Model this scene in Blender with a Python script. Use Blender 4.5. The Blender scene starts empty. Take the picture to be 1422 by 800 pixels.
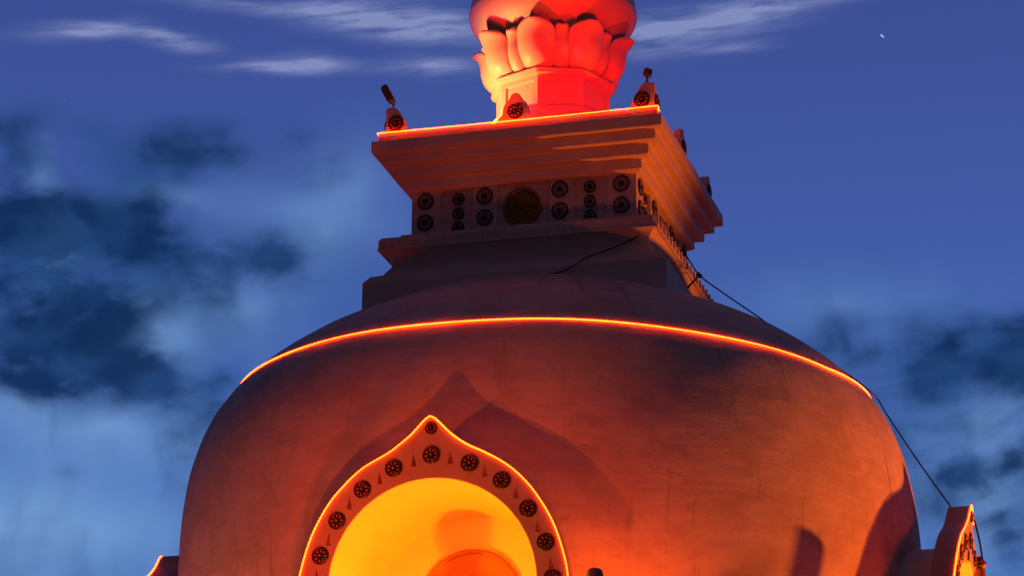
import bpy, bmesh, math, random
from mathutils import Vector, Matrix, noise
random.seed(7)
PI = math.pi
R = math.radians
sc = bpy.context.scene
C = sc.collection

# ------------------------------------------------------------------ camera
F_PX, PITCH, ROLL, YAW, DIST, CZ = 4157.63, .33219, .00636, .0143, 58.3035, 1.65
PHI = .52752
FA = PHI - PI / 4            # azimuth of the front niche / front face of the square tower


def pix_dir(u, v):
    a, b = (u - 711.) / F_PX, -(v - 400.) / F_PX
    cr, sr = math.cos(ROLL), math.sin(ROLL)
    x, up = cr * a - sr * b, sr * a + cr * b
    cp, sp = math.cos(PITCH), math.sin(PITCH)
    y, z = cp - sp * up, sp + cp * up
    c, s = math.cos(YAW), math.sin(YAW)
    return Vector((c * x - s * y, s * x + c * y, z)).normalized()


fw = pix_dir(711, 400)
rt = (pix_dir(2711, 400) / pix_dir(2711, 400).dot(fw) - fw).normalized()
upv = rt.cross(fw).normalized()
cam = bpy.data.cameras.new('camera')
cam.sensor_width = 36
cam.lens = 36 * F_PX / 1422
cam.clip_start = .5
cam.clip_end = 6000
co = bpy.data.objects.new('camera', cam)
C.objects.link(co)
co.matrix_world = Matrix((
    (rt.x, upv.x, -fw.x, 0), (rt.y, upv.y, -fw.y, -DIST), (rt.z, upv.z, -fw.z, CZ), (0, 0, 0, 1)))
sc.camera = co

# ------------------------------------------------------------------ node helpers


def nmat(name):
    m = bpy.data.materials.new(name)
    m.use_nodes = True
    nt = m.node_tree
    return m, nt, nt.nodes['Principled BSDF']


class NT:
    """small helper to write node expressions"""

    def __init__(s, nt):
        s.nt = nt

    def n(s, t, **k):
        nd = s.nt.nodes.new(t)
        for a, b in k.items():
            setattr(nd, a, b)
        return nd

    def put(s, sock, v):
        if isinstance(v, bpy.types.NodeSocket):
            s.nt.links.new(v, sock)
        else:
            sock.default_value = v

    def m(s, op, a, b=0., c=None, clamp=False):
        nd = s.n('ShaderNodeMath', operation=op, use_clamp=clamp)
        s.put(nd.inputs[0], a)
        s.put(nd.inputs[1], b)
        if c is not None:
            s.put(nd.inputs[2], c)
        return nd.outputs[0]

    def mix(s, f, a, b, blend='MIX'):
        nd = s.n('ShaderNodeMix', data_type='RGBA', blend_type=blend)
        s.put(nd.inputs[0], f)
        s.put(nd.inputs[6], a)
        s.put(nd.inputs[7], b)
        return nd.outputs[2]

    def noise(s, vec, scale, detail=3., rough=.45, dist=0.):
        nd = s.n('ShaderNodeTexNoise')
        s.put(nd.inputs['Vector'], vec)
        s.put(nd.inputs['Scale'], scale)
        s.put(nd.inputs['Detail'], detail)
        s.put(nd.inputs['Roughness'], rough)
        s.put(nd.inputs['Distortion'], dist)
        return nd

    def ramp(s, f, stops, interp='LINEAR'):
        nd = s.n('ShaderNodeValToRGB')
        cr = nd.color_ramp
        cr.interpolation = interp
        while len(cr.elements) < len(stops):
            cr.elements.new(.5)
        for e, (p, c) in zip(cr.elements, stops):
            e.position = p
            e.color = c if len(c) == 4 else (*c, 1)
        s.put(nd.inputs[0], f)
        return nd.outputs[0]

    def smooth(s, f, lo, hi, a=0., b=1.):
        nd = s.n('ShaderNodeMapRange', interpolation_type='SMOOTHSTEP')
        s.put(nd.inputs[0], f)
        nd.inputs[1].default_value = lo
        nd.inputs[2].default_value = hi
        nd.inputs[3].default_value = a
        nd.inputs[4].default_value = b
        return nd.outputs[0]

    def mapping(s, vec, loc=(0, 0, 0), rot=(0, 0, 0), scale=(1, 1, 1), vt='TEXTURE'):
        nd = s.n('ShaderNodeMapping', vector_type=vt)
        s.put(nd.inputs[0], vec)
        nd.inputs[1].default_value = loc
        nd.inputs[2].default_value = rot
        nd.inputs[3].default_value = scale
        return nd.outputs[0]


def plaster(name, col, col2, dirt=.5, rough=.72, scale=1., bump=.25, cyl=False):
    """weathered lime-washed masonry: brush patches, rain streaks, fine grain"""
    m, nt, p = nmat(name)
    x = NT(nt)
    tc = x.n('ShaderNodeTexCoord').outputs['Object']
    big = x.noise(tc, .55 * scale, 6, .62, .6).outputs[0]
    streak = x.noise(x.mapping(tc, scale=(1.6, 1.6, .7)), 1.5 * scale, 5, .6, .8).outputs[0]
    band = x.noise(x.mapping(tc, scale=(1.9, 1.9, .8), rot=(.5, .4, 0)), 2.6 * scale, 6, .62, 1.2).outputs[0]
    fine = x.noise(tc, 26 * scale, 3, .6).outputs[0]
    spots = x.noise(tc, 6.5 * scale, 5, .7).outputs[0]
    f = x.m('ADD', x.m('MULTIPLY', big, .42), x.m('ADD', x.m('MULTIPLY', streak, .3), x.m('MULTIPLY', band, .28)))
    f = x.smooth(f, .38, .62)
    c = x.mix(x.m('MULTIPLY', f, dirt), (*col, 1), (*col2, 1))
    sp = x.smooth(spots, .66, .74)
    c = x.mix(x.m('MULTIPLY', sp, .35 * dirt), c, (col2[0] * .6, col2[1] * .6, col2[2] * .6, 1))
    c = x.mix(x.m('MULTIPLY', fine, .16), c, (col2[0] * .8, col2[1] * .8, col2[2] * .8, 1))
    hx = None
    if cyl:
        sp_ = x.n('ShaderNodeSeparateXYZ')
        x.put(sp_.inputs[0], tc)
        cc = x.n('ShaderNodeCombineXYZ')
        x.put(cc.inputs[0], x.m('MULTIPLY', x.m('ARCTAN2', sp_.outputs[0], x.m('MULTIPLY', sp_.outputs[1], -1.)), 7.))
        x.put(cc.inputs[1], sp_.outputs[2])
        cy = cc.outputs[0]
        runs = x.noise(x.mapping(cy, scale=(.22, 3.2, 1)), 1., 4, .6, .15).outputs[0]
        strokes = x.noise(x.mapping(cy, scale=(2.6, .16, 1), rot=(0, 0, .06)), 1., 4, .6, .4).outputs[0]
        patch = x.noise(cy, .8, 2, .5, .8).outputs[0]
        c = x.mix(x.m('MULTIPLY', x.m('MULTIPLY', x.smooth(runs, .56, .72), x.smooth(patch, .40, .60)), .6), c, (.30, .22, .18, 1))
        c = x.mix(x.m('MULTIPLY', x.smooth(strokes, .52, .70), .11), c, (.40, .31, .26, 1))
        c = x.mix(x.m('MULTIPLY', x.smooth(strokes, .48, .30), .10), c, (.80, .72, .62, 1))
        vo = x.n('ShaderNodeTexVoronoi', feature='DISTANCE_TO_EDGE')
        wrp = x.n('ShaderNodeVectorMath', operation='ADD')
        x.put(wrp.inputs[0], cy)
        nzz = x.noise(cy, 1.6, 4, .6)
        x.put(wrp.inputs[1], nzz.outputs['Color'])
        x.put(vo.inputs['Vector'], wrp.outputs[0])
        vo.inputs['Scale'].default_value = .42
        crack = x.m('MULTIPLY', x.smooth(vo.outputs['Distance'], .0, .006, 1., 0.), x.smooth(patch, .54, .66))
        c = x.mix(x.m('MULTIPLY', crack, .3), c, (.16, .11, .09, 1))
        hx = x.m('MULTIPLY_ADD', strokes, .7, x.m('MULTIPLY', crack, -.4))
    x.put(p.inputs['Base Color'], c)
    p.inputs['Roughness'].default_value = rough
    b = x.n('ShaderNodeBump')
    b.inputs['Strength'].default_value = bump
    b.inputs['Distance'].default_value = .03
    h = x.m('ADD', x.m('MULTIPLY', fine, .25), x.m('ADD', x.m('MULTIPLY', spots, .35), x.m('MULTIPLY', band, .8)))
    if hx is not None:
        h = x.m('ADD', h, hx)
    x.put(b.inputs['Height'], h)
    x.put(p.inputs['Normal'], b.outputs[0])
    return m


def metal(name, col, rough=.4, met=.8, var=.5):
    m, nt, p = nmat(name)
    x = NT(nt)
    tc = x.n('ShaderNodeTexCoord').outputs['Object']
    f = x.noise(tc, 9, 4, .6).outputs[0]
    x.put(p.inputs['Base Color'], x.mix(x.m('MULTIPLY', x.smooth(f, .35, .7), var), (*col, 1), (col[0] * .4, col[1] * .4, col[2] * .4, 1)))
    x.put(p.inputs['Roughness'], x.m('MULTIPLY_ADD', f, .3, rough - .12))
    p.inputs['Metallic'].default_value = met
    return m


def glow(name, col, strength):
    m, nt, p = nmat(name)
    p.inputs['Base Color'].default_value = (.3, .12, .05, 1)
    p.inputs['Emission Color'].default_value = (*col, 1)
    p.inputs['Emission Strength'].default_value = strength
    return m


M = dict(
    dome=plaster('dome_limewash', (.72, .62, .52), (.36, .27, .22), .55, .75, 1., .3, True),
    wall=plaster('cream_plaster', (.70, .60, .50), (.46, .36, .30), .5, .65),
    facade=plaster('arch_plaster', (.43, .35, .32), (.31, .23, .21), .5, .6),
    vault=plaster('vault_paint', (.78, .72, .55), (.66, .58, .40), .35, .6, bump=.08),
    spire=plaster('spire_paint', (.68, .60, .50), (.56, .46, .38), .35, .45, bump=.08),
    bronze=metal('dark_bronze', (.045, .03, .018), .35, .55),
    relief=metal('bronze_relief', (.34, .14, .06), .38, .4),
    greystone=plaster('grey_stone', (.26, .21, .18), (.16, .12, .10), .5, .6, 3),
    blackrim=metal('black_rim', (.012, .009, .008), .45, .2),
    gold=metal('old_gold', (.26, .16, .04), .3, .6, .4),
    halo=plaster('halo_red', (.50, .16, .06), (.34, .10, .04), .4, .5, 2),
    black=metal('black_rubber', (.015, .014, .014), .6, .0),
    lamp=metal('lamp_housing', (.12, .10, .10), .4, .2),
    glass=metal('lamp_glass', (.25, .12, .10), .1, .0),
    ground=plaster('terrace_paving', (.16, .13, .11), (.09, .075, .06), .6, .85, .3),
    led=glow('led_orange', (1., .034, .002), 26),
)

# ------------------------------------------------------------------ mesh helpers


def tag(o, label=None, cat=None, group=None, kind=None):
    if label:
        o['label'] = label
    if cat:
        o['category'] = cat
    if group:
        o['group'] = group
    if kind:
        o['kind'] = kind
    return o


def empty(name, loc=(0, 0, 0), rz=0., parent=None):
    o = bpy.data.objects.new(name, None)
    C.objects.link(o)
    o.location = loc
    o.rotation_euler = (0, 0, rz)
    o.empty_display_size = .3
    if parent:
        o.parent = parent
    return o


def obj(name, bm, mats, parent=None, smooth=40, bevel=0., loc=(0, 0, 0), rz=0.):
    bmesh.ops.recalc_face_normals(bm, faces=bm.faces)
    me = bpy.data.meshes.new(name)
    bm.to_mesh(me)
    bm.free()
    for m in (mats if isinstance(mats, (list, tuple)) else [mats]):
        me.materials.append(m)
    if smooth:
        me.polygons.foreach_set('use_smooth', [True] * len(me.polygons))
        me.set_sharp_from_angle(angle=R(smooth))
    o = bpy.data.objects.new(name, me)
    C.objects.link(o)
    o.location = loc
    o.rotation_euler = (0, 0, rz)
    if parent:
        o.parent = parent
    if bevel:
        b = o.modifiers.new('bevel', 'BEVEL')
        b.width = bevel
        b.segments = 2
        b.limit_method = 'ANGLE'
        b.angle_limit = R(35)
    return o


def dup(o, parent=None, loc=None, rz=None):
    c = o.copy()
    C.objects.link(c)
    c.parent = parent
    if loc is not None:
        c.location = loc
    if rz is not None:
        c.rotation_euler = (0, 0, rz)
    for ch in list(o.children):
        dup(ch, c)
    return c


def wp(x, y, z):
    return Matrix.Rotation(FA, 3, 'Z') @ Vector((x, y, z))


def lathe(prof, seg=128, phase=0., bm=None, mat=0):
    bm = bm or bmesh.new()
    rings = []
    for r, z in prof:
        if r < 1e-4:
            rings.append([bm.verts.new((0, 0, z))])
        else:
            rings.append([bm.verts.new((r * math.sin(2 * PI * k / seg + phase), -r * math.cos(2 * PI * k / seg + phase), z)) for k in range(seg)])
    for a, b in zip(rings[:-1], rings[1:]):
        for k in range(seg):
            k2 = (k + 1) % seg
            if len(a) == 1 and len(b) == 1:
                continue
            if len(a) == 1:
                f = bm.faces.new((a[0], b[k], b[k2]))
            elif len(b) == 1:
                f = bm.faces.new((a[k], b[0], a[k2]))
            else:
                f = bm.faces.new((a[k], b[k], b[k2], a[k2]))
            f.material_index = mat
    return bm


def square(prof, bm=None):
    """square 'lathe': profile of half widths"""
    return lathe([(h * math.sqrt(2), z) for h, z in prof], 4, PI / 4, bm)


def worn(bm, amp=.007):
    es = [e for e in bm.edges if e.calc_length() > 2.5 and abs(e.verts[0].co.z - e.verts[1].co.z) < .02]
    bmesh.ops.subdivide_edges(bm, edges=es, cuts=21, use_grid_fill=False)
    for v in bm.verts:
        if v.co.xy.length < .01:
            continue
        n_ = noise.noise_vector(v.co * 2.3) * amp + noise.noise_vector(v.co * 7) * amp * .5
        v.co += n_
    return bm


def box(bm, x0, x1, y0, y1, z0, z1, mat=0, rot=None):
    vs = [bm.verts.new((x, y, z)) for z in (z0, z1) for (x, y) in ((x0, y0), (x1, y0), (x1, y1), (x0, y1))]
    if rot:
        for v in vs:
            v.co = rot @ v.co
    for q in ((3, 2, 1, 0), (4, 5, 6, 7), (0, 1, 5, 4), (1, 2, 6, 5), (2, 3, 7, 6), (3, 0, 4, 7)):
        bm.faces.new([vs[i] for i in q]).material_index = mat
    return vs


def tube(bm, pts, rad, seg=8, closed=False, mat=0, radf=None):
    pts = [Vector(p) for p in pts]
    n = len(pts)
    rings = []
    prev = None
    for i, p in enumerate(pts):
        if closed:
            d = pts[(i + 1) % n] - pts[i - 1]
        else:
            d = pts[min(i + 1, n - 1)] - pts[max(i - 1, 0)]
        d.normalize()
        ref = prev if prev else (Vector((0, 0, 1)) if abs(d.z) < .9 else Vector((1, 0, 0)))
        a = (ref - d * ref.dot(d)).normalized()
        prev = a
        b = d.cross(a)
        r = radf(i) if radf else rad
        rings.append([bm.verts.new(p + (a * math.cos(2 * PI * k / seg) + b * math.sin(2 * PI * k / seg)) * r) for k in range(seg)])
    rng = range(n if closed else n - 1)
    for i in rng:
        A, B = rings[i], rings[(i + 1) % n]
        for k in range(seg):
            bm.faces.new((A[k], A[(k + 1) % seg], B[(k + 1) % seg], B[k])).material_index = mat
    if not closed:
        bm.faces.new(list(reversed(rings[0]))).material_index = mat
        bm.faces.new(rings[-1]).material_index = mat
    return bm


def resample(pts, step, closed=False):
    pts = [Vector(p) for p in pts]
    if closed:
        pts = pts + [pts[0]]
    L = [0.]
    for a, b in zip(pts[:-1], pts[1:]):
        L.append(L[-1] + (b - a).length)
    n = max(2, int(L[-1] / step))
    out = []
    j = 0
    for i in range(n if closed else n + 1):
        s = L[-1] * i / n
        while j < len(L) - 2 and L[j + 1] < s:
            j += 1
        t = (s - L[j]) / max(1e-9, L[j + 1] - L[j])
        out.append(pts[j].lerp(pts[j + 1], min(1, max(0, t))))
    return out


def catmull(pts, k=8):
    pts = [Vector(p) for p in pts]
    out = []
    n = len(pts)
    for i in range(n - 1):
        p0, p1, p2, p3 = pts[max(0, i - 1)], pts[i], pts[i + 1], pts[min(n - 1, i + 2)]
        for j in range(k):
            t = j / k
            out.append(.5 * ((2 * p1) + (p2 - p0) * t + (2 * p0 - 5 * p1 + 4 * p2 - p3) * t * t + (3 * p1 - p0 - 3 * p2 + p3) * t ** 3))
    out.append(pts[-1])
    return out


def rope(name, pts, closed=False, rz=FA):
    step = .022
    q = resample(pts, step, closed)
    bm = bmesh.new()
    tube(bm, q, .02, 6, closed, radf=lambda i: (.0165 if i % 3 == 0 else .011) * (1 + .18 * math.sin(i * .037) * math.sin(i * .011 + 2)))
    return obj(name, bm, M['led'], None, 60, rz=rz)


# ------------------------------------------------------------------ the ground
bm = bmesh.new()
lathe([(0, 0), (40, 0), (200, -.5), (3000, -60)], 96, bm=bm)
tag(obj('ground', bm, M['ground'], smooth=60), kind='structure')

# ------------------------------------------------------------------ the stupa
stupa = empty('stupa', (0, 0, 0), FA)
tag(stupa, 'white domed stupa with square tower, lotus spire and arched niches, lit orange at dusk', 'stupa')

DOME = [(0, 21.3), (2.5, 21.12), (3.1, 20.98), (3.6, 20.8), (4.36, 20.46), (4.79, 20.25), (5.23, 20), (5.6, 19.75), (5.93, 19.5),
        (6.21, 19.25), (6.45, 19), (6.64, 18.75), (6.81, 18.5), (6.935, 18.25), (7.04, 18), (7.125, 17.75), (7.19, 17.5),
        (7.24, 17.25), (7.28, 17), (7.31, 16.75), (7.33, 16.5), (7.345, 16.25), (7.355, 16), (7.355, 15.5), (7.335, 15),
        (7.29, 14.5), (7.21, 14), (7.1, 13.5), (6.93, 12.8), (6.75, 12.2), (6.6, 11.6)]


def dome_r(z):
    for (r1, z1), (r0, z0) in zip(DOME[:-1], DOME[1:]):
        if z0 <= z <= z1:
            return r0 + (r1 - r0) * (z - z0) / (z1 - z0)
    return 0


prof = [(p.x, p.z) for p in catmull([(r, 0, z) for r, z in DOME], 3)]
prof = [(max(0, r), z) for r, z in prof] + [(0, 11.6)]
dome_bm = lathe(prof, 224)
for v in dome_bm.verts:      # hand-trowelled masonry is never a perfect surface
    if v.co.xy.length > 1:
        n3 = v.co.normalized()
        d = noise.noise(v.co * .55) * .022 + noise.noise(v.co * 1.7 + Vector((7, 1, 3))) * .008
        v.co.x += v.co.x / 7 * d
        v.co.y += v.co.y / 7 * d
dome = obj('dome', dome_bm, M['dome'], stupa, 50, loc=Matrix.Rotation(-FA, 3, 'Z') @ Vector((-.052, 0, 0)))

ARC_Z, ARC_R = 13.62, 1.87


def arch(r, zb, n=40, zc=ARC_Z):
    pts = [(-r, zb)]
    for i in range(n + 1):
        a = PI - PI * i / n
        pts.append((r * math.cos(a), zc + r * math.sin(a)))
    pts.append((r, zb))
    return pts


def prism(bm, pts, y0, y1, mat=0):
    A = [bm.verts.new((x, y0, z)) for x, z in pts]
    B = [bm.verts.new((x, y1, z)) for x, z in pts]
    n = len(pts)
    bm.faces.new(A).material_index = mat
    bm.faces.new(list(reversed(B))).material_index = mat
    for i in range(n):
        bm.faces.new((A[i], B[i], B[(i + 1) % n], A[(i + 1) % n])).material_index = mat
    return bm


# openings for the four niches are cut through the dome shell
for k in range(4):
    cb = prism(bmesh.new(), arch(2.0, 11.9, 48), -9.5, -5.45)
    cut = obj('cutter', cb, M['dome'], stupa, 0, rz=k * PI / 2)
    md = dome.modifiers.new('cut', 'BOOLEAN')
    md.operation = 'DIFFERENCE'
    md.solver = 'EXACT'
    md.object = cut
bpy.context.view_layer.update()
me = bpy.data.meshes.new_from_object(dome.evaluated_get(bpy.context.evaluated_depsgraph_get()))
dome.modifiers.clear()
old = dome.data
dome.data = me
me.name = 'dome'
me.set_sharp_from_angle(angle=R(50))
for o in [o for o in C.objects if o.name.startswith('cutter')]:
    bpy.data.objects.remove(o)

# drum and terraces below the frame carry the dome
bm = lathe([(0, 11.62), (7.6, 11.62), (7.6, 10.0), (10.2, 9.95), (10.2, 9.2), (9.9, 9.0), (9.9, 6.2), (15, 6.1), (15, 5.4), (14.7, 5.2), (14.7, .0), (0, 0)], 128)
obj('terrace', bm, M['wall'], stupa, 30)

# -- plinth of the tower
bm = square([(0, 20.1), (3.09, 20.1), (3.09, 21.10), (2.965, 21.27), (2.79, 21.325), (2.65, 21.53), (2.62, 21.60), (2.65, 21.71), (2.72, 21.80), (2.80, 21.855), (2.83, 21.865),
             (2.83, 22.09), (2.805, 22.12), (2.5, 22.14), (2.5, 22.27), (0, 22.27)])
obj('plinth', worn(bm), M['wall'], stupa, 25, .012)
bm = bmesh.new()
for k in range(4):
    rot = Matrix.Rotation(k * PI / 2, 3, 'Z')
    for i in range(-9, 10):
        x = i * .307
        if abs(x) > 2.8:
            continue
        box(bm, x - .026, x + .026, -2.872, -2.825, 21.885, 22.088, rot=rot)
    box(bm, -2.866, 2.866, -2.869, -2.82, 21.845, 21.884, rot=rot)
obj('dentil_band', bm, M['wall'], stupa, 0, .004)

# -- the square box under the cornice, with pilasters and medallions
box_empty = None
bm = square([(0, 22.2), (2.25, 22.2), (2.25, 23.3), (0, 23.3)])
for k in range(4):
    rot = Matrix.Rotation(k * PI / 2, 3, 'Z')
    for a, b in ((-1.05, -.54), (.54, 1.05)):
        box(bm, a, b, -2.33, -2.24, 22.26, 23.28, rot=rot)
    box(bm, -2.33, -1.73, -2.33, -2.235, 22.26, 23.28, rot=rot)
    box(bm, 1.73, 2.235, -2.33, -2.235, 22.26, 23.28, rot=rot)
    for s in (-1, 1):          # thin ledges inside the recesses
        for zz in (22.56, 22.86, 23.12):
            box(bm, s * 1.39 - .338, s * 1.39 + .338, -2.268, -2.24, zz - .012, zz + .012, rot=rot)
harmika = obj('tower_box', bm, M['wall'], stupa, 0, .01)


def disc(bm, r, y0, y1, mat, seg=40, cx=0, cz=0):
    pts = [(cx + r * math.cos(2 * PI * i / seg), cz + r * math.sin(2 * PI * i / seg)) for i in range(seg)]
    prism(bm, pts, y0, y1, mat)


def ring(bm, R0, rr, mat, y=0., seg=40, ms=8):
    rings = []
    for i in range(seg):
        a = 2 * PI * i / seg
        rings.append([bm.verts.new(((R0 + rr * math.cos(2 * PI * j / ms)) * math.cos(a), y + rr * math.sin(2 * PI * j / ms), (R0 + rr * math.cos(2 * PI * j / ms)) * math.sin(a))) for j in range(ms)])
    for i in range(seg):
        A, B = rings[i], rings[(i + 1) % seg]
        for j in range(ms):
            bm.faces.new((A[j], B[j], B[(j + 1) % ms], A[(j + 1) % ms])).material_index = mat


def blob(bm, mtx, mat, seg=10):
    r = bmesh.ops.create_uvsphere(bm, u_segments=seg, v_segments=max(6, seg // 2 + 2), radius=1, matrix=mtx)
    for v in r['verts']:
        for f in v.link_faces:
            f.material_index = mat


def medallion_mesh(r, small=False):
    """grey stone boss with a black rim and a dark square heart"""
    bm = bmesh.new()
    if small:
        disc(bm, r, .01, -.03, 0)
        ring(bm, r * .88, r * .12, 2, -.03)
        disc(bm, r * .42, -.03, -.05, 1, 8)
    else:
        disc(bm, r * .93, .01, -.03, 0)
        ring(bm, r * .92, r * .1, 1, -.025)
        ring(bm, r * .6, r * .05, 0, -.03)
        for k in range(4):
            a = k * PI / 2 + PI / 4
            blob(bm, Matrix.Translation((r * .2 * math.cos(a), -.032, r * .2 * math.sin(a))) @ Matrix.Diagonal((r * .17, .02, r * .17, 1)), 1, 8)
        disc(bm, r * .2, -.03, -.055, 1, 8)
    return bm


def wheel_mesh(r, n=8, big=False):
    """bronze dharma wheel: rim, petals between spokes, hub"""
    bm = bmesh.new()
    disc(bm, r * .98, .015, -.02, 0)
    ring(bm, r * .91, r * .085, 0, -.022)
    for k in range(n):
        a = 2 * PI * k / n + .2
        blob(bm, Matrix.Rotation(-a, 4, 'Y') @ Matrix.Translation((r * .55, -.02, 0)) @ Matrix.Diagonal((r * .26, .028, r * (1.05 / n), 1)), 1, 8)
    for k in range(n):
        a = 2 * PI * (k + .5) / n + .2
        box(bm, r * .1, r * .9, -.034, -.015, -r * .035, r * .035, 0, Matrix.Rotation(-a, 3, 'Y'))
        blob(bm, Matrix.Rotation(-a, 4, 'Y') @ Matrix.Translation((r * .76, -.025, 0)) @ Matrix.Diagonal((r * .09, .02, r * .09, 1)), 1, 6)
    disc(bm, r * .24, -.02, -.05, 0, 16)
    blob(bm, Matrix.Translation((0, -.048, 0)) @ Matrix.Diagonal((r * .14, .02, r * .14, 1)), 1, 8)
    return bm


bossmats = [M['greystone'], M['blackrim'], M['bronze']]
whmats = [M['bronze'], M['relief']]
boss = smallboss = sun = None
for k in range(4):
    rz = k * PI / 2
    rot = Matrix.Rotation(rz, 3, 'Z')

    def place(src, mk, x, y, z, mats, name):
        loc = rot @ Vector((x, y, z))
        if src is None:
            return obj(name, mk(), mats, harmika, 45, loc=loc, rz=rz)
        dup(src, harmika, loc, rz)
        return src
    for x in (-2.035, -.79, .77, 2.03):
        for z in (23.0, 22.545):
            boss = place(boss, lambda: medallion_mesh(.17), x, -2.332, z, bossmats, 'medallion')
    for x in (-1.36, 1.37):
        for z in (23.015, 22.71, 22.41):
            smallboss = place(smallboss, lambda: medallion_mesh(.125, True), x, -2.262, z, bossmats, 'roundel')

    def sunmesh():
        b = bmesh.new()
        disc(b, .385, .01, -.04, 0)
        ring(b, .365, .035, 0, -.045)
        # domed face with leaf rays
        for i in range(14):
            a = 2 * PI * i / 14
            blob(b, Matrix.Rotation(-a, 4, 'Y') @ Matrix.Translation((.2, -.045, 0)) @ Matrix.Diagonal((.13, .018, .028, 1)), 0, 8)
        blob(b, Matrix.Translation((0, -.045, 0)) @ Matrix.Diagonal((.06, .035, .06, 1)), 0, 10)
        return b
    sun = place(sun, sunmesh, -.02, -2.256, 22.71, [M['gold']], 'sun_disc')

# -- stepped cornice
bm = square([(0, 23.2), (2.40, 23.2), (2.48, 23.25), (2.48, 23.42), (2.50, 23.44), (2.64, 23.46), (2.66, 23.48), (2.66, 23.66), (2.68, 23.68), (2.83, 23.70), (2.84, 23.72), (2.84, 23.885),
             (2.86, 23.90), (2.985, 23.905), (3.0, 23.92), (3.0, 24.15), (2.89, 24.17), (2.885, 24.335), (2.6, 24.34), (0, 24.34)])
obj('cornice', worn(bm), M['wall'], stupa, 25, .012)

# -- antefixes: trefoil plaques at mid sides, folded ones at the corners
ant_w = None


def trefoil():
    p = []
    half = [(.43, 0), (.40, .07), (.33, .15), (.27, .20), (.265, .28), (.255, .36), (.215, .44), (.15, .50), (.12, .56), (.08, .62), (.04, .65), (0, .66)]
    full = half + [(-x, z) for x, z in reversed(half[:-1])]
    return full


bm = prism(bmesh.new(), trefoil(), 0., .17)
ant = obj('antefix', bm, M['wall'], stupa, 40, .018, loc=(-.04, -2.80, 24.335))
aw = obj('wheel_medallion', wheel_mesh(.165), whmats, ant, 45, loc=(0, -.004, .245))
for k in range(1, 4):
    rot = Matrix.Rotation(k * PI / 2, 3, 'Z')
    dup(ant, stupa, rot @ Vector((-.04, -2.80, 24.335)), k * PI / 2)
half = [(0, 0), (.52, 0), (.485, .1), (.44, .22), (.385, .34), (.32, .46), (.26, .55), (.20, .60), (.10, .615), (.05, .60), (.045, .4), (.02, .2)]
bm = bmesh.new()
prism(bm, [(x, z) for x, z in half], 0., .19)
prof2 = [(.19 if x < .19 and False else x, z) for x, z in half]
A = prism(bmesh.new(), prof2, 0., -.19)
# fold: second leaf runs along +y from the same corner
for v in A.verts:
    v.co = Vector((-v.co.y, v.co.x, v.co.z))
tmp = bpy.data.meshes.new('t')
A.to_mesh(tmp)
A.free()
bm.from_mesh(tmp)
cant = obj('corner_antefix', bm, M['wall'], stupa, 40, .018, loc=(-2.78, -2.80, 24.335), rz=0)
w1 = dup(aw, cant, (.235, -.006, .235), 0)
w2 = dup(aw, cant, (-.006, .235, .235), -PI / 2)
for k in range(1, 4):
    rot = Matrix.Rotation(k * PI / 2, 3, 'Z')
    dup(cant, stupa, rot @ Vector((-2.78, -2.80, 24.335)), k * PI / 2)

# -- octagonal pedestal
bm = lathe([(0, 25.32), (1.235, 25.32), (1.235, 26.04), (0, 26.04)], 8)
sides = [f for f in bm.faces if abs(f.normal.z) < .3 and f.calc_area() > .3]
bmesh.ops.recalc_face_normals(bm, faces=bm.faces)
for f in sides:
    bmesh.ops.inset_individual(bm, faces=[f], thickness=.15, depth=0)
    bmesh.ops.inset_individual(bm, faces=[f], thickness=.03, depth=-.045)
    bmesh.ops.inset_individual(bm, faces=[f], thickness=.025, depth=.012)
obj('pedestal', bm, M['spire'], stupa, 20, .008)
bm = lathe([(0, 26.035), (1.27, 26.035), (1.33, 26.07), (1.33, 26.10), (1.36, 26.115), (1.36, 26.15), (1.22, 26.24), (1.0, 26.36), (0, 26.4)], 8)
obj('pedestal_cap', bm, M['spire'], stupa, 20, .008)
bm = lathe([(0, 24.33), (1.75, 24.33), (1.75, 24.50), (1.62, 24.56), (1.5, 24.75), (1.44, 24.95), (1.40, 25.12), (1.33, 25.2), (1.33, 25.28), (1.22, 25.325), (0, 25.325)], 72)
obj('pedestal_base', bm, M['spire'], stupa, 30)

# -- lotus petals


def petal(hw, rs, zs, tip):
    """cupped petal, built facing local -y; rs/zs profile along the height"""
    bm = bmesh.new()
    nu, nv = 12, 18
    prof = catmull([(r, 0, z) for r, z in zip(rs, zs)], 6)
    g = []
    for j in range(nv + 1):
        t = j / nv
        q = t * (len(prof) - 1)
        i = min(int(q), len(prof) - 2)
        p = prof[i].lerp(prof[i + 1], q - i)
        w = hw * (.74 + .26 * min(1, t / .5)) * math.sqrt(max(.05, 1 - max(0, (t - .6) / .4) ** 3.2))
        row = []
        for k in range(nu + 1):
            u = -1 + 2 * k / nu
            a = u * w / 1.45
            r = p.x + .17 * (1 - u * u) - .13 - (.04 * u * u * (t ** 1.5))
            row.append(bm.verts.new((r * math.sin(a), -r * math.cos(a), p.z - .05 * u * u * t)))
        g.append(row)
    for j in range(nv):
        for k in range(nu):
            bm.faces.new((g[j][k], g[j][k + 1], g[j + 1][k + 1], g[j + 1][k]))
    bmesh.ops.remove_doubles(bm, verts=bm.verts, dist=.004)
    return bm


def solid(o, th):
    s = o.modifiers.new('thick', 'SOLIDIFY')
    s.thickness = th
    s.offset = -1
    b = o.modifiers.new('round', 'SUBSURF')
    b.levels = 1
    b.render_levels = 1
    return o


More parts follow.
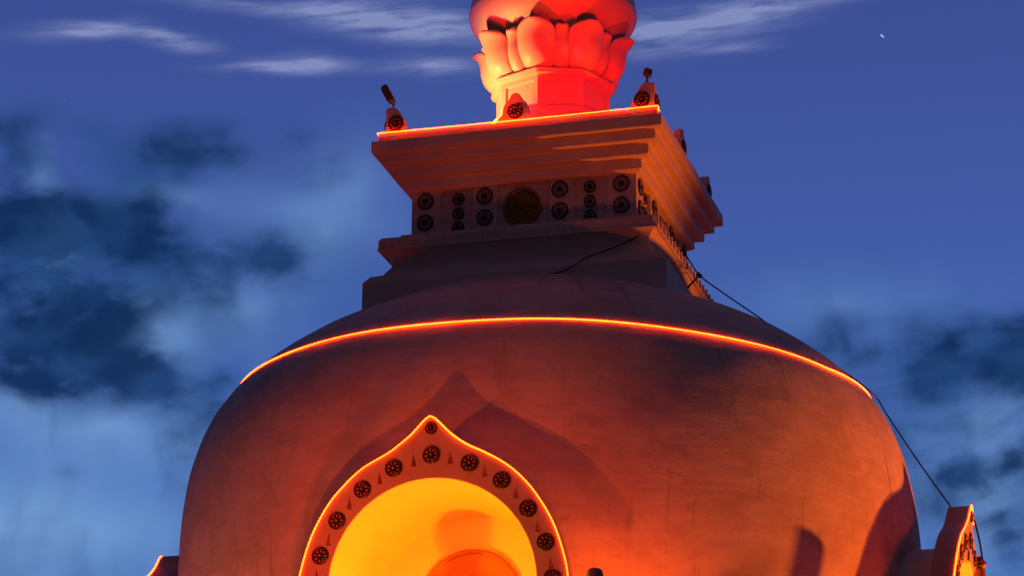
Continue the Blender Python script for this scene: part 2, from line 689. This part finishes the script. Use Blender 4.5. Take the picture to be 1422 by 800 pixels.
outer = solid(obj('petal', petal(.415, (1.02, 1.24, 1.41, 1.48, 1.50, 1.54, 1.62, 1.72), (26.18, 26.26, 26.42, 26.62, 26.80, 26.95, 27.06, 27.13), 0), M['spire'], stupa, 180), .05)
for k in range(1, 8):
    dup(outer, stupa, (0, 0, 0), k * PI / 4)
inner = solid(obj('petal', petal(.25, (1.0, 1.14, 1.26, 1.31, 1.31, 1.33, 1.38, 1.45), (26.2, 26.28, 26.44, 26.62, 26.80, 26.93, 27.02, 27.07), 0), M['spire'], stupa, 180, rz=PI / 8), .075)
for k in range(1, 8):
    dup(inner, stupa, (0, 0, 0), PI / 8 + k * PI / 4)

# -- the bulb above the lotus and the rest of the spire
bm = lathe([(0, 26.3), (.95, 26.4), (1.05, 26.8), (1.2, 27.08), (1.40, 27.28), (1.56, 27.42), (1.68, 27.54), (1.755, 27.68), (1.785, 27.80), (1.785, 27.86), (1.765, 27.9), (1.745, 28.1),
            (1.68, 28.45), (1.5, 28.9), (1.2, 29.3), (.9, 29.5), (0, 29.5)], 128)
obj('spire_bulb', bm, M['spire'], stupa, 40)
pts = [(0, 29.5), (.95, 29.5)]
for i in range(13):
    r = 1.0 - i * .062
    z = 29.6 + i * .34
    pts += [(r * .8, z), (r, z + .06), (r, z + .16), (r * .8, z + .22)]
pts += [(.2, 34.2), (.25, 34.5), (.06, 35.2), (0, 35.5)]
obj('spire', lathe(pts, 64), M['spire'], stupa, 35)

# -- niche porches
HALF = [(0, 16.6), (.10, 16.54), (.22, 16.42), (.36, 16.28), (.54, 16.14), (.74, 16.01), (1.0, 15.88), (1.28, 15.72), (1.56, 15.49), (1.87, 15.14), (2.18, 14.60), (2.38, 13.98), (2.45, 13.5), (2.47, 12.9), (2.47, 11.65)]
HALF = [(p.x, p.z) for p in catmull([(x, 0, z) for x, z in HALF], 5)]
OUT = [(-x, z) for x, z in reversed(HALF)] + HALF[1:]
NR = 8.37


def lean(z):
    return .07 * (16.6 - z)


def porch_bm():
    bm = bmesh.new()
    outer = [(p.x, p.z) for p in resample([(x, 0, z) for x, z in OUT], .06)]
    N = len(outer) - 1
    inn0 = arch(ARC_R, 11.65, 60)
    Ls = resample([(x, 0, z) for x, z in inn0], .01)
    inner = [(Ls[round(i * (len(Ls) - 1) / N)].x, Ls[round(i * (len(Ls) - 1) / N)].z) for i in range(N + 1)]
    # pair the two outlines by the angle seen from the arch centre
    rings = []
    for pts, y in ((outer, -NR), (inner, -NR), (inner, -NR + .44), (outer, -NR + .44)):
        rings.append([bm.verts.new((x, y + lean(z), z)) for x, z in pts])
    for q in range(4):
        A, B = rings[q], rings[(q + 1) % 4]
        for i in range(N):
            bm.faces.new((A[i], A[i + 1], B[i + 1], B[i])).material_index = 1 if q == 1 else 0
    bm.faces.new([r[0] for r in rings])
    bm.faces.new([r[-1] for r in reversed(rings)])
    return bm


def shell_bm():
    bm = bmesh.new()
    a = arch(2.1, 11.65, 60)
    b = arch(1.875, 11.65, 60)
    y0, y1 = -NR + .40, -5.5
    rings = []
    for pts, y in ((a, y0), (b, y0), (b, y1), (a, y1)):
        rings.append([bm.verts.new((x, y + (lean(z) if y == y0 else 0), z)) for x, z in pts])
    for q in range(4):
        A, B = rings[q], rings[(q + 1) % 4]
        for i in range(len(a) - 1):
            bm.faces.new((A[i], A[i + 1], B[i + 1], B[i]))
    bm.faces.new([r[0] for r in rings])
    bm.faces.new([r[-1] for r in reversed(rings)])
    return bm


def stupika():
    """little tiered pagoda relief"""
    p = [(0, 0), (.046, 0), (.046, .02), (.036, .035), (.04, .05), (.04, .062), (.03, .075), (.032, .092), (.024, .105), (.026, .122), (.018, .14), (.019, .158), (.012, .18), (.012, .2), (.005, .225), (0, .25)]
    bm = lathe(p, 12)
    for v in bm.verts:
        v.co.y *= .75
    return bm


por = obj('niche_porch', porch_bm(), [M['facade'], M['vault']], stupa, 35, .02)
obj('vault', shell_bm(), M['vault'], por, 50)
obj('back_wall', prism(bmesh.new(), arch(1.99, 11.65, 48), -5.62, -5.48), M['vault'], por, 0)
bb = bmesh.new()
disc(bb, .96, -5.62, -5.72, 0, 64, 0, 13.9)
hb = obj('halo', bb, M['halo'], por, 30, .01)
bb = bmesh.new()
ring(bb, .9, .03, 0, 0, 64)
obj('halo_rim', bb, M['halo'], hb, 60, loc=(0, -5.73, 13.9))
w0 = obj('wheel_medallion', wheel_mesh(.16, 8), whmats, por, 45, loc=(0.02, -NR - .004 + lean(15.9), 15.905))
WH = [(.69, 15.715), (1.265, 15.375), (1.73, 14.85), (2.035, 14.25), (2.14, 13.62), (2.16, 12.95), (2.16, 12.3)]
for s in (-1, 1):
    for x, z in WH:
        q = dup(w0, por, (s * x + .02, -NR - .004 + lean(z), z))
        q.rotation_euler = (0, random.uniform(-.5, .5), 0)
obj('apex_wheel', wheel_mesh(.115, 8), whmats, por, 45, loc=(.02, -NR - .004 + lean(16.4), 16.385))
SP = [(.335, 15.72), (.955, 15.45), (1.51, 15.04), (1.89, 14.43), (2.11, 13.80), (2.15, 13.15), (2.15, 12.5)]
s0 = None
for s in (-1, 1):
    for i, (x, z) in enumerate(SP):
        loc = (s * x + .02, -NR - .006 + lean(z + .1), z - .01)
        if s0 is None:
            s0 = obj('pagoda_relief', stupika(), [M['relief']], por, 60, loc=loc)
        else:
            q = dup(s0, por, loc)
            q.scale = (random.uniform(.9, 1.1), 1, random.uniform(.94, 1.08))
PORCH = [por] + [dup(por, stupa, (0, 0, 0), k * PI / 2) for k in range(1, 4)]

# ------------------------------------------------------------------ posts flanking the niches
pst = None
POSTS = [('plain round-topped stone post standing right of the glowing front niche', FA, 2.93, 8.62, 13.83), ]


def post_bm(h):
    return lathe([(0, 0), (.24, 0), (.24, .25), (.17, .32), (.15, .4), (.15, h - .42), (.2, h - .38), (.2, h - .32), (.145, h - .28), (.145, h - .12), (.12, h - .05), (.07, h - .01), (0, h)], 32)


def wpos(a, t, n):
    return Vector((t * math.cos(a) + n * math.sin(a), t * math.sin(a) - n * math.cos(a), 0))


def post(a, t, n, ztop, label):
    p = wpos(a, t, n)
    r = empty('lamp_post', (p.x, p.y, 10.0))
    tag(r, label, 'post', 'stone posts flanking the niches')
    h = ztop - 10.0
    obj('shaft', lathe([(0, 0), (.24, 0), (.24, .25), (.17, .32), (.15, .4), (.15, h - .3), (0, h - .3)], 32), M['greystone'], r, 40)
    obj('cap', lathe([(0, h - .3), (.145, h - .3), (.145, h - .12), (.135, h - .06), (.10, h - .015), (.05, h), (0, h)], 32), M['greystone'], r, 60)
    return r


post(FA, 3.0, 8.55, 13.65, 'round-topped stone post standing just right of the glowing front niche')
post(FA, -3.0, 8.55, 13.70, 'stone post left of the front niche, seen by its shadow on the dome')
post(FA + PI / 2, -2.95, 8.55, 13.95, 'stone post before the right porch, seen by its shadow on the dome')

# ------------------------------------------------------------------ figures


def skin_figure(name, verts, edges, mat, parent, sub=2):
    me = bpy.data.meshes.new(name)
    me.from_pydata([v[:3] for v in verts], edges, [])
    me.materials.append(mat)
    o = bpy.data.objects.new(name, me)
    C.objects.link(o)
    o.parent = parent
    sk = o.modifiers.new('skin', 'SKIN')
    sk.use_smooth_shade = True
    for i, v in enumerate(verts):
        me.skin_vertices[0].data[i].radius = (v[3], v[3] if len(v) < 5 else v[4])
        me.skin_vertices[0].data[i].use_root = (i == 0)
    sb = o.modifiers.new('sub', 'SUBSURF')
    sb.levels = sub
    sb.render_levels = sub
    return o


# seated figure deep in the niche; only its shadow on the vault shows
bud = empty('statue', wp(-.02, -7.05, 11.75), FA)
tag(bud, 'golden seated statue low inside the glowing front niche casting a shadow on its vault', 'statue')
V = [(0, 0, .52, .22, .18), (0, 0, .85, .23, .17), (0, 0, 1.18, .25, .16), (0, -.01, 1.38, .10), (0, -.03, 1.50, .09),
     (.30, 0, 1.22, .11), (.42, -.02, .92, .09), (.22, -.26, .66, .07), (.02, -.30, .62, .06),
     (-.30, 0, 1.22, .11), (-.42, -.02, .92, .09), (-.22, -.26, .66, .07),
     (.22, -.05, .46, .17), (.55, -.22, .42, .13), (.12, -.36, .42, .10),
     (-.22, -.05, .46, .17), (-.55, -.22, .42, .13), (-.12, -.40, .46, .10)]
E_ = [(0, 1), (1, 2), (2, 3), (3, 4), (2, 5), (5, 6), (6, 7), (7, 8), (2, 9), (9, 10), (10, 11), (0, 12), (12, 13), (13, 14), (0, 15), (15, 16), (16, 17)]
skin_figure('body', V, E_, M['gold'], bud)
bm = bmesh.new()
blob(bm, Matrix.Translation((0, -.03, 1.66)) @ Matrix.Diagonal((.165, .18, .21, 1)), 0, 24)
blob(bm, Matrix.Translation((0, -.215, 1.64)) @ Matrix.Diagonal((.025, .04, .05, 1)), 0, 8)
for s_ in (-1, 1):
    blob(bm, Matrix.Translation((s_ * .17, -.01, 1.62)) @ Matrix.Diagonal((.02, .04, .09, 1)), 0, 8)
    blob(bm, Matrix.Translation((s_ * .06, -.20, 1.69)) @ Matrix.Diagonal((.035, .02, .014, 1)), 0, 8)
blob(bm, Matrix.Translation((0, -.20, 1.56)) @ Matrix.Diagonal((.05, .02, .014, 1)), 0, 8)
hd = obj('head', bm, M['gold'], bud, 60)
bm = bmesh.new()
blob(bm, Matrix.Translation((0, .0, 1.72)) @ Matrix.Diagonal((.178, .18, .18, 1)), 0, 20)
blob(bm, Matrix.Translation((0, .0, 1.90)) @ Matrix.Diagonal((.08, .08, .08, 1)), 0, 12)
obj('hair', bm, M['bronze'], hd, 60)
obj('seat', lathe([(0, -.1), (.85, -.1), (.85, .05), (.72, .12), (.66, .2), (.74, .28), (.74, .33), (0, .33)], 48), M['gold'], bud, 35)

# small guardian figure on a console of the side porch
gd = empty('guardian_figure', wp(8.44, -.1, 14.80), FA + PI / 2)
tag(gd, 'small dark carved guardian figure jutting from the face of the right porch', 'carving')
V = [(0, .02, .18, .13, .13), (0, -.02, .38, .12), (0, -.06, .52, .08), (0, -.10, .62, .11), (0, -.20, .60, .06),
     (.09, -.14, .24, .05), (.09, -.17, .05, .045), (-.09, -.14, .24, .05), (-.09, -.17, .05, .045), (.12, .05, .08, .09), (-.12, .05, .08, .09)]
E_ = [(0, 1), (1, 2), (2, 3), (3, 4), (1, 5), (5, 6), (1, 7), (7, 8), (0, 9), (0, 10)]
skin_figure('body', V, E_, M['relief'], gd)
bm = bmesh.new()
for i in range(9):
    a_ = 2 * PI * i / 9
    blob(bm, Matrix.Translation((.10 * math.cos(a_), -.06, .61 + .10 * math.sin(a_))) @ Matrix.Diagonal((.05, .06, .05, 1)), 0, 8)
obj('mane', bm, M['bronze'], gd, 60)
bm = bmesh.new()
box(bm, -.2, .2, -.2, .24, -.07, .005)
box(bm, -.14, .14, -.1, .24, -.18, -.07)
obj('console', bm, M['facade'], gd, 0, .012)

# ------------------------------------------------------------------ rope lights
pts = []
for i in range(180):
    az = 2 * PI * i / 180               # azimuth in world, ring sags a little to one side
    z = 18.93 - .20 * math.sin(az + R(8)) + .012 * math.sin(az * 9 + 1) + .02 * math.sin(az * 3 + .5)
    dz = (math.degrees(az) - 52) / 38
    if 0 < dz < 2.6:
        z += .26 * math.sin(min(1, dz) * PI / 2) * (1 if dz < 1 else max(0, 1 - (dz - 1) / 1.6))
    r = dome_r(z) + .03
    pts.append((r * math.sin(az) - .052, -r * math.cos(az), z))
o = rope('rope_light', catmull(pts + [pts[0]], 3)[:-1], True, rz=0)
tag(o, 'long orange rope light ringing the upper shoulder of the dome', 'rope light', 'orange rope lights outlining the stupa')

OUTL = [(x, z) for x, z in OUT if z > 11.7]
for k, lab in ((0, 'orange rope light tracing the pointed arch of the glowing front niche'),
               (1, 'orange rope light on the side niche seen edge-on past the right of the dome'),
               (3, 'short orange rope light on the porch peeking out past the left of the dome')):
    random.seed(k)
    src = OUTL if k != 1 else [p for p in OUTL if p[0] < .33]
    q = [(x, -NR - .014 + lean(z), z + .004 * math.sin(x * 9 + k)) for x, z in src]
    o = rope('rope_light', q, False, FA + k * PI / 2)
    tag(o, lab, 'rope light', 'orange rope lights outlining the stupa')
h = 2.905
pts = [(-h, -h + .25, 24.352), (-h, -h + .1, 24.354)]
for j in range(61):
    t = j / 60
    pts.append((-h + 2 * h * t, -h, 24.358 + .0015 * math.sin(j * .9) - .012 * math.sin(PI * t)))
pts += [(h, -h + .06, 24.35), (h, -h + .13, 24.30)]
o = rope('rope_light', pts, False, FA)
tag(o, 'straight orange rope light along the top edge of the square cornice', 'rope light', 'orange rope lights outlining the stupa')

# ------------------------------------------------------------------ floodlights on the corner antefixes


def floodlight(loc, mt, label, sz):
    r = empty('floodlight', loc)
    tag(r, label, 'floodlight', 'floodlights above the cornice corners')
    bm = bmesh.new()
    tube(bm, [(0, 0, -.05), (0, 0, .1)], .022, 8)
    obj('pole', bm, M['lamp'], r)
    head = empty('t', (0, 0, 0))
    w, hh, d = sz
    bm = bmesh.new()
    off = mt @ Vector((0, 0, hh / 2 + .05)) + Vector((0, 0, .06))
    box(bm, -w / 2, w / 2, -d / 2, d / 2, -hh / 2, hh / 2)
    for i in range(5):
        x = -w / 2 + w * (i + .5) / 5
        box(bm, x - .008, x + .008, d / 2 - .002, d / 2 + .03, -hh * .42, hh * .42)
    for v in bm.verts:
        v.co = mt @ v.co + off
    hd = obj('lamp_head', bm, M['lamp'], r, 0, .008)
    bm = bmesh.new()
    box(bm, -w * .44, w * .44, -d / 2 - .008, -d / 2 - .001, -hh * .44, hh * .44)
    for v in bm.verts:
        v.co = mt @ v.co + off
    obj('lens', bm, M['glass'], hd, 0)
    bm = bmesh.new()
    q = [mt @ Vector(p) + off for p in ((-w / 2 - .01, 0, 0), (-w / 2 - .02, 0, -hh / 2 - .03), (0, 0, -hh / 2 - .05), (w / 2 + .02, 0, -hh / 2 - .03), (w / 2 + .01, 0, 0))]
    tube(bm, q, .013, 6)
    obj('bracket', bm, M['lamp'], r, 60)
    bpy.data.objects.remove(head)
    return r


fl = floodlight(wp(-2.62, -2.76, 24.98), Matrix.Rotation(R(-27), 3, 'Y') @ Matrix.Rotation(R(78), 3, 'Z'), 'slim dark floodlight leaning outward above the left corner of the cornice', (.26, .36, .12))
fl2 = floodlight(wp(2.66, -2.76, 24.98), Matrix.Rotation(R(8), 3, 'Y') @ Matrix.Rotation(R(215), 3, 'Z'), 'small boxy floodlight upright above the nearest corner of the cornice', (.14, .14, .10))

# ------------------------------------------------------------------ cables
Z = lambda az, r, z: Vector((r * math.sin(az), -r * math.cos(az), z))
a75 = FA + PI / 2
A7 = R(75)
pts = [Z(A7, 2.62, 22.42), Z(A7, 2.839, 22.186), Z(A7, 3.09, 21.775), Z(A7, 3.515, 21.397), Z(A7, 4.22, 20.83), Z(A7, 4.9, 20.27), Z(A7, 5.6, 19.79), Z(A7, 6.27, 19.25)]
for i in range(9):
    t = i / 8
    pts.append(Z(a75, 6.60 + (7.98 - 6.60) * t, 18.92 + (16.60 - 18.92) * t - .05 * math.sin(PI * t)))
bm = tube(bmesh.new(), catmull(pts, 8), .015, 6)
tag(obj('cable', bm, M['black'], smooth=60), 'black cable running from the tower base over the dome to the right porch', 'cable')
bm = bmesh.new()
tube(bm, [Z(A7, 2.70, 21.38), Z(A7, 3.07, 21.75)], .024, 8)
tube(bm, [Z(A7, 3.05, 21.81), Z(A7, 3.13, 21.73)], .045, 8)
tag(obj('cable_bracket', bm, M['black'], smooth=60), 'stubby bracket holding the black cable off the right side of the tower base', 'bracket')
pts = [wp(2.60, -2.60, 21.80), wp(2.5, -2.66, 21.76), wp(2.1, -2.72, 21.58), wp(1.8, -2.86, 21.42), wp(1.5, -3.10, 21.23), wp(1.25, -3.14, 21.07), wp(.95, -3.15, 20.95), wp(.7, -3.2, 20.92)]
bm = tube(bmesh.new(), catmull(pts, 8), .013, 6)
tag(obj('cable', bm, M['black'], smooth=60), 'thin dark wire hanging slantwise across the front of the tower base', 'cable')
pts = [Z(a75, 8.42, 16.3), Z(a75, 8.50, 15.9), Z(a75 + .005, 8.56, 15.3), Z(a75 + .01, 8.62, 14.6), Z(a75 + .01, 8.7, 13.6), Z(a75 + .01, 8.75, 12.4)]
bm = tube(bmesh.new(), catmull(pts, 6), .02, 6)
tag(obj('cable', bm, M['black'], smooth=60), 'dark cable dropping down the face of the right porch from its peak', 'cable')

# ------------------------------------------------------------------ lamps
def lamp(name, loc, aim, power, col, size=.15, spot=None, blend=.5):
    l = bpy.data.lights.new(name, 'SPOT' if spot else 'POINT')
    l.energy = power
    l.color = col
    l.shadow_soft_size = size
    if spot:
        l.spot_size = R(spot)
        l.spot_blend = blend
    o = bpy.data.objects.new(name, l)
    C.objects.link(o)
    o.location = loc
    if aim is not None:
        d = Vector(aim) - Vector(loc)
        o.rotation_euler = d.to_track_quat('-Z', 'Y').to_euler()
    return o


RED = (1., .045, .001)
ORG = (1., .135, .004)
lamp('flood_front', (-3.83, -12.7, 12.0), (-.8, -6.4, 17.3), 800, (1., .10, .004), .05, 75, .6)
lamp('flood_far_left', (-11.3, -15.5, 12.0), (.3, -7, 16.5), 1700, (1., .085, .004), .06, 26, .6)
lamp('flood_niche_right', (1.35, -8.5, 12.8), (1.0, -6.6, 15.4), 290, (1., .085, .001), .06, 105, .4)
lamp('flood_niche_left', (-4.1, -9.8, 12.2), (-3.2, -6.4, 15.8), 430, RED, .10, 85, .7)
lamp('flood_left', (-9.2, -5.5, 10.6), (-5.5, -4, 15.5), 620, (1., .17, .06), .1)
lamp('flood_right', (21, -2.35, 8.2), (4.6, -3.7, 16.8), 20000, (1., .15, .003), .28, 35, .55)
lamp('flood_side_niche', (7.9, -5.6, 12.0), (6.5, -2.5, 16), 150, RED, .08)
lamp('flood_side_front', wp(10.6, .3, 11.0), wp(8.3, -.3, 15), 1500, (1., .24, .004), .10, 100, .5)
lamp('soffit_fill', (2.5, -25, 2.5), (0, -2.4, 24.6), 3000, (1., .13, .012), .3, 11, .8)  # added fill light, no real lamp there: evens out the cornice soffits
# inside the niches
for k in (0, 1):
    q = Matrix.Rotation(FA + k * PI / 2, 3, 'Z')
    lamp('niche_lamp', q @ Vector((.06, -7.82, 12.45)), None, (640, 200)[k], (1., (.25, .16)[k], .001), .05)
# spire
lamp('spire_flood_left', wp(-2.45, -1.75, 24.7), wp(-.1, 0, 27.3), 300, (1., .13, .26), .06, 120, .4)
lamp('spire_warm', wp(-2.5, -1.5, 24.6), wp(-1.0, -.85, 25.95), 640, (1., .42, .002), .06, 62, .7)
lamp('spire_flood_front', wp(-.2, -2.5, 24.55), wp(.1, 0, 27), 420, (1., .0012, .0), .06, 130, .4)
lamp('spire_flood_right', wp(2.4, .2, 24.5), wp(.1, 0, 27.4), 130, (1., .0015, .0), .06, 110, .4)
lamp('antefix_red_fill', wp(-1.1, -3.2, 24.4), wp(.15, -2.7, 24.85), 260, (1., .012, .002), .05, 60, .5)  # added red light in mid-air off the cornice, reddens the antefix fronts
lamp('spire_flood_corner_near', wp(2.45, -2.6, 25.3), wp(0, 0, 27.5), 260, (1., .0012, .0), .06, 80, .4)

sun = bpy.data.lights.new('sun', 'SUN')
sun.energy = .012
sun.angle = R(10)
sun.color = (1., .7, .6)
so = bpy.data.objects.new('sun', sun)
C.objects.link(so)
so.rotation_euler = (R(86), 0, R(30))

# ------------------------------------------------------------------ sky
w = bpy.data.worlds.new('World')
sc.world = w
w.use_nodes = True
nt = w.node_tree
x = NT(nt)
bg = nt.nodes['Background']
gen = x.n('ShaderNodeTexCoord').outputs['Generated']
sep = x.n('ShaderNodeSeparateXYZ')
x.put(sep.inputs[0], gen)
az = x.m('MULTIPLY', x.m('ARCTAN2', sep.outputs[0], sep.outputs[1]), 180 / PI)
el = x.m('MULTIPLY', x.m('ARCSINE', sep.outputs[2]), 180 / PI)
cmb = x.n('ShaderNodeCombineXYZ')
x.put(cmb.inputs[0], az)
x.put(cmb.inputs[1], el)
AE = cmb.outputs[0]
sky = x.n('ShaderNodeTexSky', sky_type='NISHITA')
sky.sun_disc = False
sky.sun_elevation = R(2)
sky.sun_rotation = R(30)
sky.altitude = 1100


def ae(u, v):
    d = pix_dir(u, v)
    return math.degrees(math.atan2(d.x, d.y)), math.degrees(math.asin(d.z))


# degrees per photo pixel, used to size clouds in the sky
DPP = math.degrees(1 / F_PX)
# warp for soft wind-drawn shapes
wn = x.noise(x.mapping(AE, scale=(1., 1.2, 1)), .45, 2.5, .5)
wv = x.n('ShaderNodeVectorMath', operation='SUBTRACT')
x.put(wv.inputs[0], wn.outputs['Color'])
wv.inputs[1].default_value = (.5, .5, .5)
ws = x.n('ShaderNodeVectorMath', operation='MULTIPLY')
x.put(ws.inputs[0], wv.outputs[0])
ws.inputs[1].default_value = (1.35, .9, 0)
wa = x.n('ShaderNodeVectorMath', operation='ADD')
x.put(wa.inputs[0], AE)
x.put(wa.inputs[1], ws.outputs[0])
WAE = wa.outputs[0]
# gentler warp for the high streaks
ws2 = x.n('ShaderNodeVectorMath', operation='MULTIPLY')
x.put(ws2.inputs[0], wv.outputs[0])
ws2.inputs[1].default_value = (.7, .22, 0)
wa2 = x.n('ShaderNodeVectorMath', operation='ADD')
x.put(wa2.inputs[0], AE)
x.put(wa2.inputs[1], ws2.outputs[0])
SAE = wa2.outputs[0]


def blobs(vec, L, K=1.7):
    tot = None
    for u, v, sx, sy, rot, amp in L:
        a, e = ae(u, v)
        mp = x.mapping(vec, (a, e, 0), (0, 0, R(rot)), (sx * DPP * K, sy * DPP * K, 1))
        g = x.n('ShaderNodeTexGradient', gradient_type='QUADRATIC_SPHERE')
        x.put(g.inputs[0], mp)
        t = x.m('MULTIPLY', g.outputs[1], amp)
        tot = t if tot is None else x.m('ADD', tot, t)
    return tot


dark = blobs(WAE, [(200, 335, 150, 62, -8, 1.5), (120, 320, 80, 50, 0, .6), (50, 465, 95, 85, 0, 1.3), (10, 500, 60, 70, 0, .6), (310, 205, 120, 38, -3, 1.0), (400, 215, 70, 40, 0, .4), (200, 200, 70, 34, 0, .5), (20, 180, 90, 60, 0, .65),
                   (205, 530, 140, 52, -6, 1.05), (110, 545, 60, 36, 0, .4), (235, 640, 62, 90, 0, .6), (395, 362, 62, 44, 0, 1.0), (12, 285, 60, 85, 0, .85), (120, 405, 80, 40, 0, .8), (300, 420, 50, 40, 0, .5), (150, 440, 60, 60, 0, .5),
                   (300, 545, 50, 40, 0, .5), (470, 240, 60, 50, 0, .25), (80, 660, 70, 22, 0, .35),
                   (1290, 492, 150, 55, -8, 1.0), (1400, 505, 90, 60, 0, .9), (1200, 545, 50, 40, 0, .4), (1320, 655, 95, 50, 8, 1.25), (1235, 610, 60, 40, 0, .6), (1402, 725, 45, 75, 0, 1.1),
                   (1170, 480, 80, 40, 0, .5), (1290, 560, 80, 28, 0, .45), (1290, 770, 45, 45, 0, .6), (1420, 610, 40, 40, 0, .4)], 2.25)
light = blobs(WAE, [(150, 600, 170, 50, 0, .9), (60, 730, 260, 110, 0, 1.4), (215, 478, 70, 70, 0, 1.1), (70, 290, 30, 90, 10, .8), (62, 330, 24, 50, 5, .5), (340, 430, 90, 70, 0, .6), (400, 290, 160, 70, 0, .45), (250, 270, 90, 26, 0, .4), (20, 560, 70, 40, 0, .9),
                    (1370, 590, 110, 50, 20, .7), (1385, 680, 60, 80, 0, 1.0), (1340, 770, 50, 60, 0, .8), (1170, 420, 160, 50, 0, .35), (500, 260, 90, 90, 0, .3), (1240, 690, 60, 50, 0, .5), (450, 330, 60, 90, 0, .3)], 1.7)
streak = blobs(SAE, [(105, 42, 95, 17, 6, 1.5), (150, 36, 60, 14, 8, .7), (238, 56, 85, 17, -8, 1.3), (215, 46, 50, 10, -6, .6), (400, 94, 140, 15, 1, 1.4), (440, 88, 60, 18, 0, .5), (595, 94, 90, 20, 3, 1.3), (560, 36, 180, 30, -4, 1.6), (500, 30, 80, 22, -8, .8),
                     (470, 12, 140, 18, 0, .7), (620, 25, 80, 40, 0, .6), (960, 40, 200, 30, 6, 1.2), (1000, 18, 210, 20, 6, .9), (1090, 6, 180, 18, 6, .9), (330, 3, 240, 16, -3, .9), (1020, 66, 90, 14, 4, .5), (900, 62, 110, 30, 0, .7)], 1.4)
n1 = x.noise(x.mapping(WAE, scale=(1.5, 1., 1)), .62, 2.5, .45, .3).outputs[0]      # lumps
n2 = x.noise(x.mapping(WAE, rot=(0, 0, R(8)), scale=(.6, 1.7, 1)), .7, 2.5, .45, .3).outputs[0]   # upright drawn streaks
n3 = x.noise(x.mapping(AE, rot=(0, 0, R(5)), scale=(2.6, .34, 1)), 1.2, 5, .58, .3).outputs[0]   # level streaks
# base gradient: deeper and more violet with height, paler and bluer towards the horizon
base = x.ramp(x.smooth(el, 12, 25), [(0, (.072, .186, .52)), (.35, (.057, .136, .45)), (.7, (.050, .101, .385)), (1, (.042, .076, .31))])
base = x.mix(.05, base, x.mix(1., sky.outputs[0], (.1, .1, .1, 1), 'MULTIPLY'))
lm = x.m('MULTIPLY', light, x.m('MULTIPLY_ADD', n1, 1.3, .3), clamp=True)
murk = blobs(WAE, [(150, 330, 330, 170, -4, 1.0), (90, 480, 240, 130, 0, .9), (420, 340, 150, 110, 0, .45), (260, 560, 150, 120, 0, .6), (60, 220, 160, 90, 0, .5), (330, 205, 200, 60, 0, .4),
                   (1330, 530, 220, 110, -6, 1.0), (1380, 680, 150, 130, 0, .8), (1180, 500, 120, 70, 0, .4)], 1.5)
# the same weather carries on round the rest of the sky
aside = x.smooth(x.m('ABSOLUTE', x.m('ADD', az, .8)), 9.5, 13.)
bank = x.m('MULTIPLY', x.smooth(el, 19.5, 23., 1., 0.), aside)
nb = x.noise(x.mapping(AE, (3, 1, 0), scale=(2.2, 1., 1)), .33, 3, .5, .4).outputs[0]
dark = x.m('ADD', dark, x.m('MULTIPLY', bank, x.smooth(nb, .48, .66, 0., 1.3)))
murk = x.m('ADD', murk, x.m('MULTIPLY', bank, x.smooth(nb, .38, .60)))
light = x.m('ADD', light, x.m('MULTIPLY', bank, x.smooth(nb, .46, .30, 0., .9)))
nw = x.noise(x.mapping(AE, (1, 7, 0), scale=(3., .6, 1)), .3, 3, .5, .4).outputs[0]
streak = x.m('ADD', streak, x.m('MULTIPLY', x.m('MULTIPLY', x.smooth(el, 20.5, 22.5), aside), x.smooth(nw, .56, .72)))
mk = x.m('MULTIPLY', murk, x.smooth(n1, .3, .68, .35, 1.4))
base = x.mix(x.smooth(mk, .03, 1.0, 0., .93), base, (.021, .072, .235, 1))
col = x.mix(x.m('MULTIPLY', lm, .78), base, (.20, .38, .70, 1))
# diffuse broken cloud low in the sky
low = x.smooth(el, 17.6, 20.5, 1., 0.)
amb = x.m('MULTIPLY', low, x.smooth(x.m('ADD', x.m('MULTIPLY', n1, .6), x.m('MULTIPLY', n2, .4)), .42, .66))
col = x.mix(x.m('MULTIPLY', amb, .35), col, (.02, .075, .235, 1))
dm = x.m('MULTIPLY', dark, x.m('ADD', x.m('MULTIPLY', n1, 1.3), x.m('MULTIPLY', n2, .75)))
n5 = x.noise(x.mapping(AE, rot=(0, 0, R(8)), scale=(1.6, .9, 1)), .95, 4, .52, .25).outputs[0]
dm = x.m('MULTIPLY', dm, x.smooth(n5, .3, .7, .45, 1.4))
n4 = x.noise(x.mapping(WAE, scale=(1.5, 1.1, 1)), 1.0, 2.5, .5, .2).outputs[0]
dcol = x.mix(x.smooth(n4, .36, .66), (.005, .025, .095, 1), (.014, .052, .170, 1))
col = x.mix(x.smooth(dm, .12, 1.25, 0., .97), col, dcol)
sm = x.m('MULTIPLY', streak, x.smooth(n3, .30, .68, .12, 1.25), clamp=True)
col = x.mix(x.m('MULTIPLY', sm, .7), col, (.29, .34, .60, 1))
# stars
st = blobs(AE, [(1225, 50, 3.0, .9, -38, 3.0), (98, 143, 1.4, .9, -30, .15)])
col = x.mix(x.m('MULTIPLY', st, 1., clamp=True), col, (.6, .65, .9, 1))
# the afterglow side is bright; the sky behind the viewer has gone dark
back = x.smooth(x.m('ADD', sep.outputs[1], x.m('MULTIPLY', sep.outputs[2], .15)), .35, .9, 0., 1.)
col = x.mix(back, (.031, .020, .049, 1), col)
horizon = x.smooth(sep.outputs[2], -.02, .02)
col = x.mix(1., col, horizon, 'MULTIPLY')
x.put(bg.inputs[0], col)
bg.inputs[1].default_value = 1.0

# ------------------------------------------------------------------ render settings
sc.render.engine = 'CYCLES'
sc.view_settings.view_transform = 'Standard'
sc.view_settings.look = 'None'
sc.view_settings.exposure = 0
sc.view_settings.gamma = 1
sc.cycles.use_denoising = True
sc.cycles.max_bounces = 5
sc.cycles.diffuse_bounces = 3
sc.cycles.sample_clamp_indirect = 4
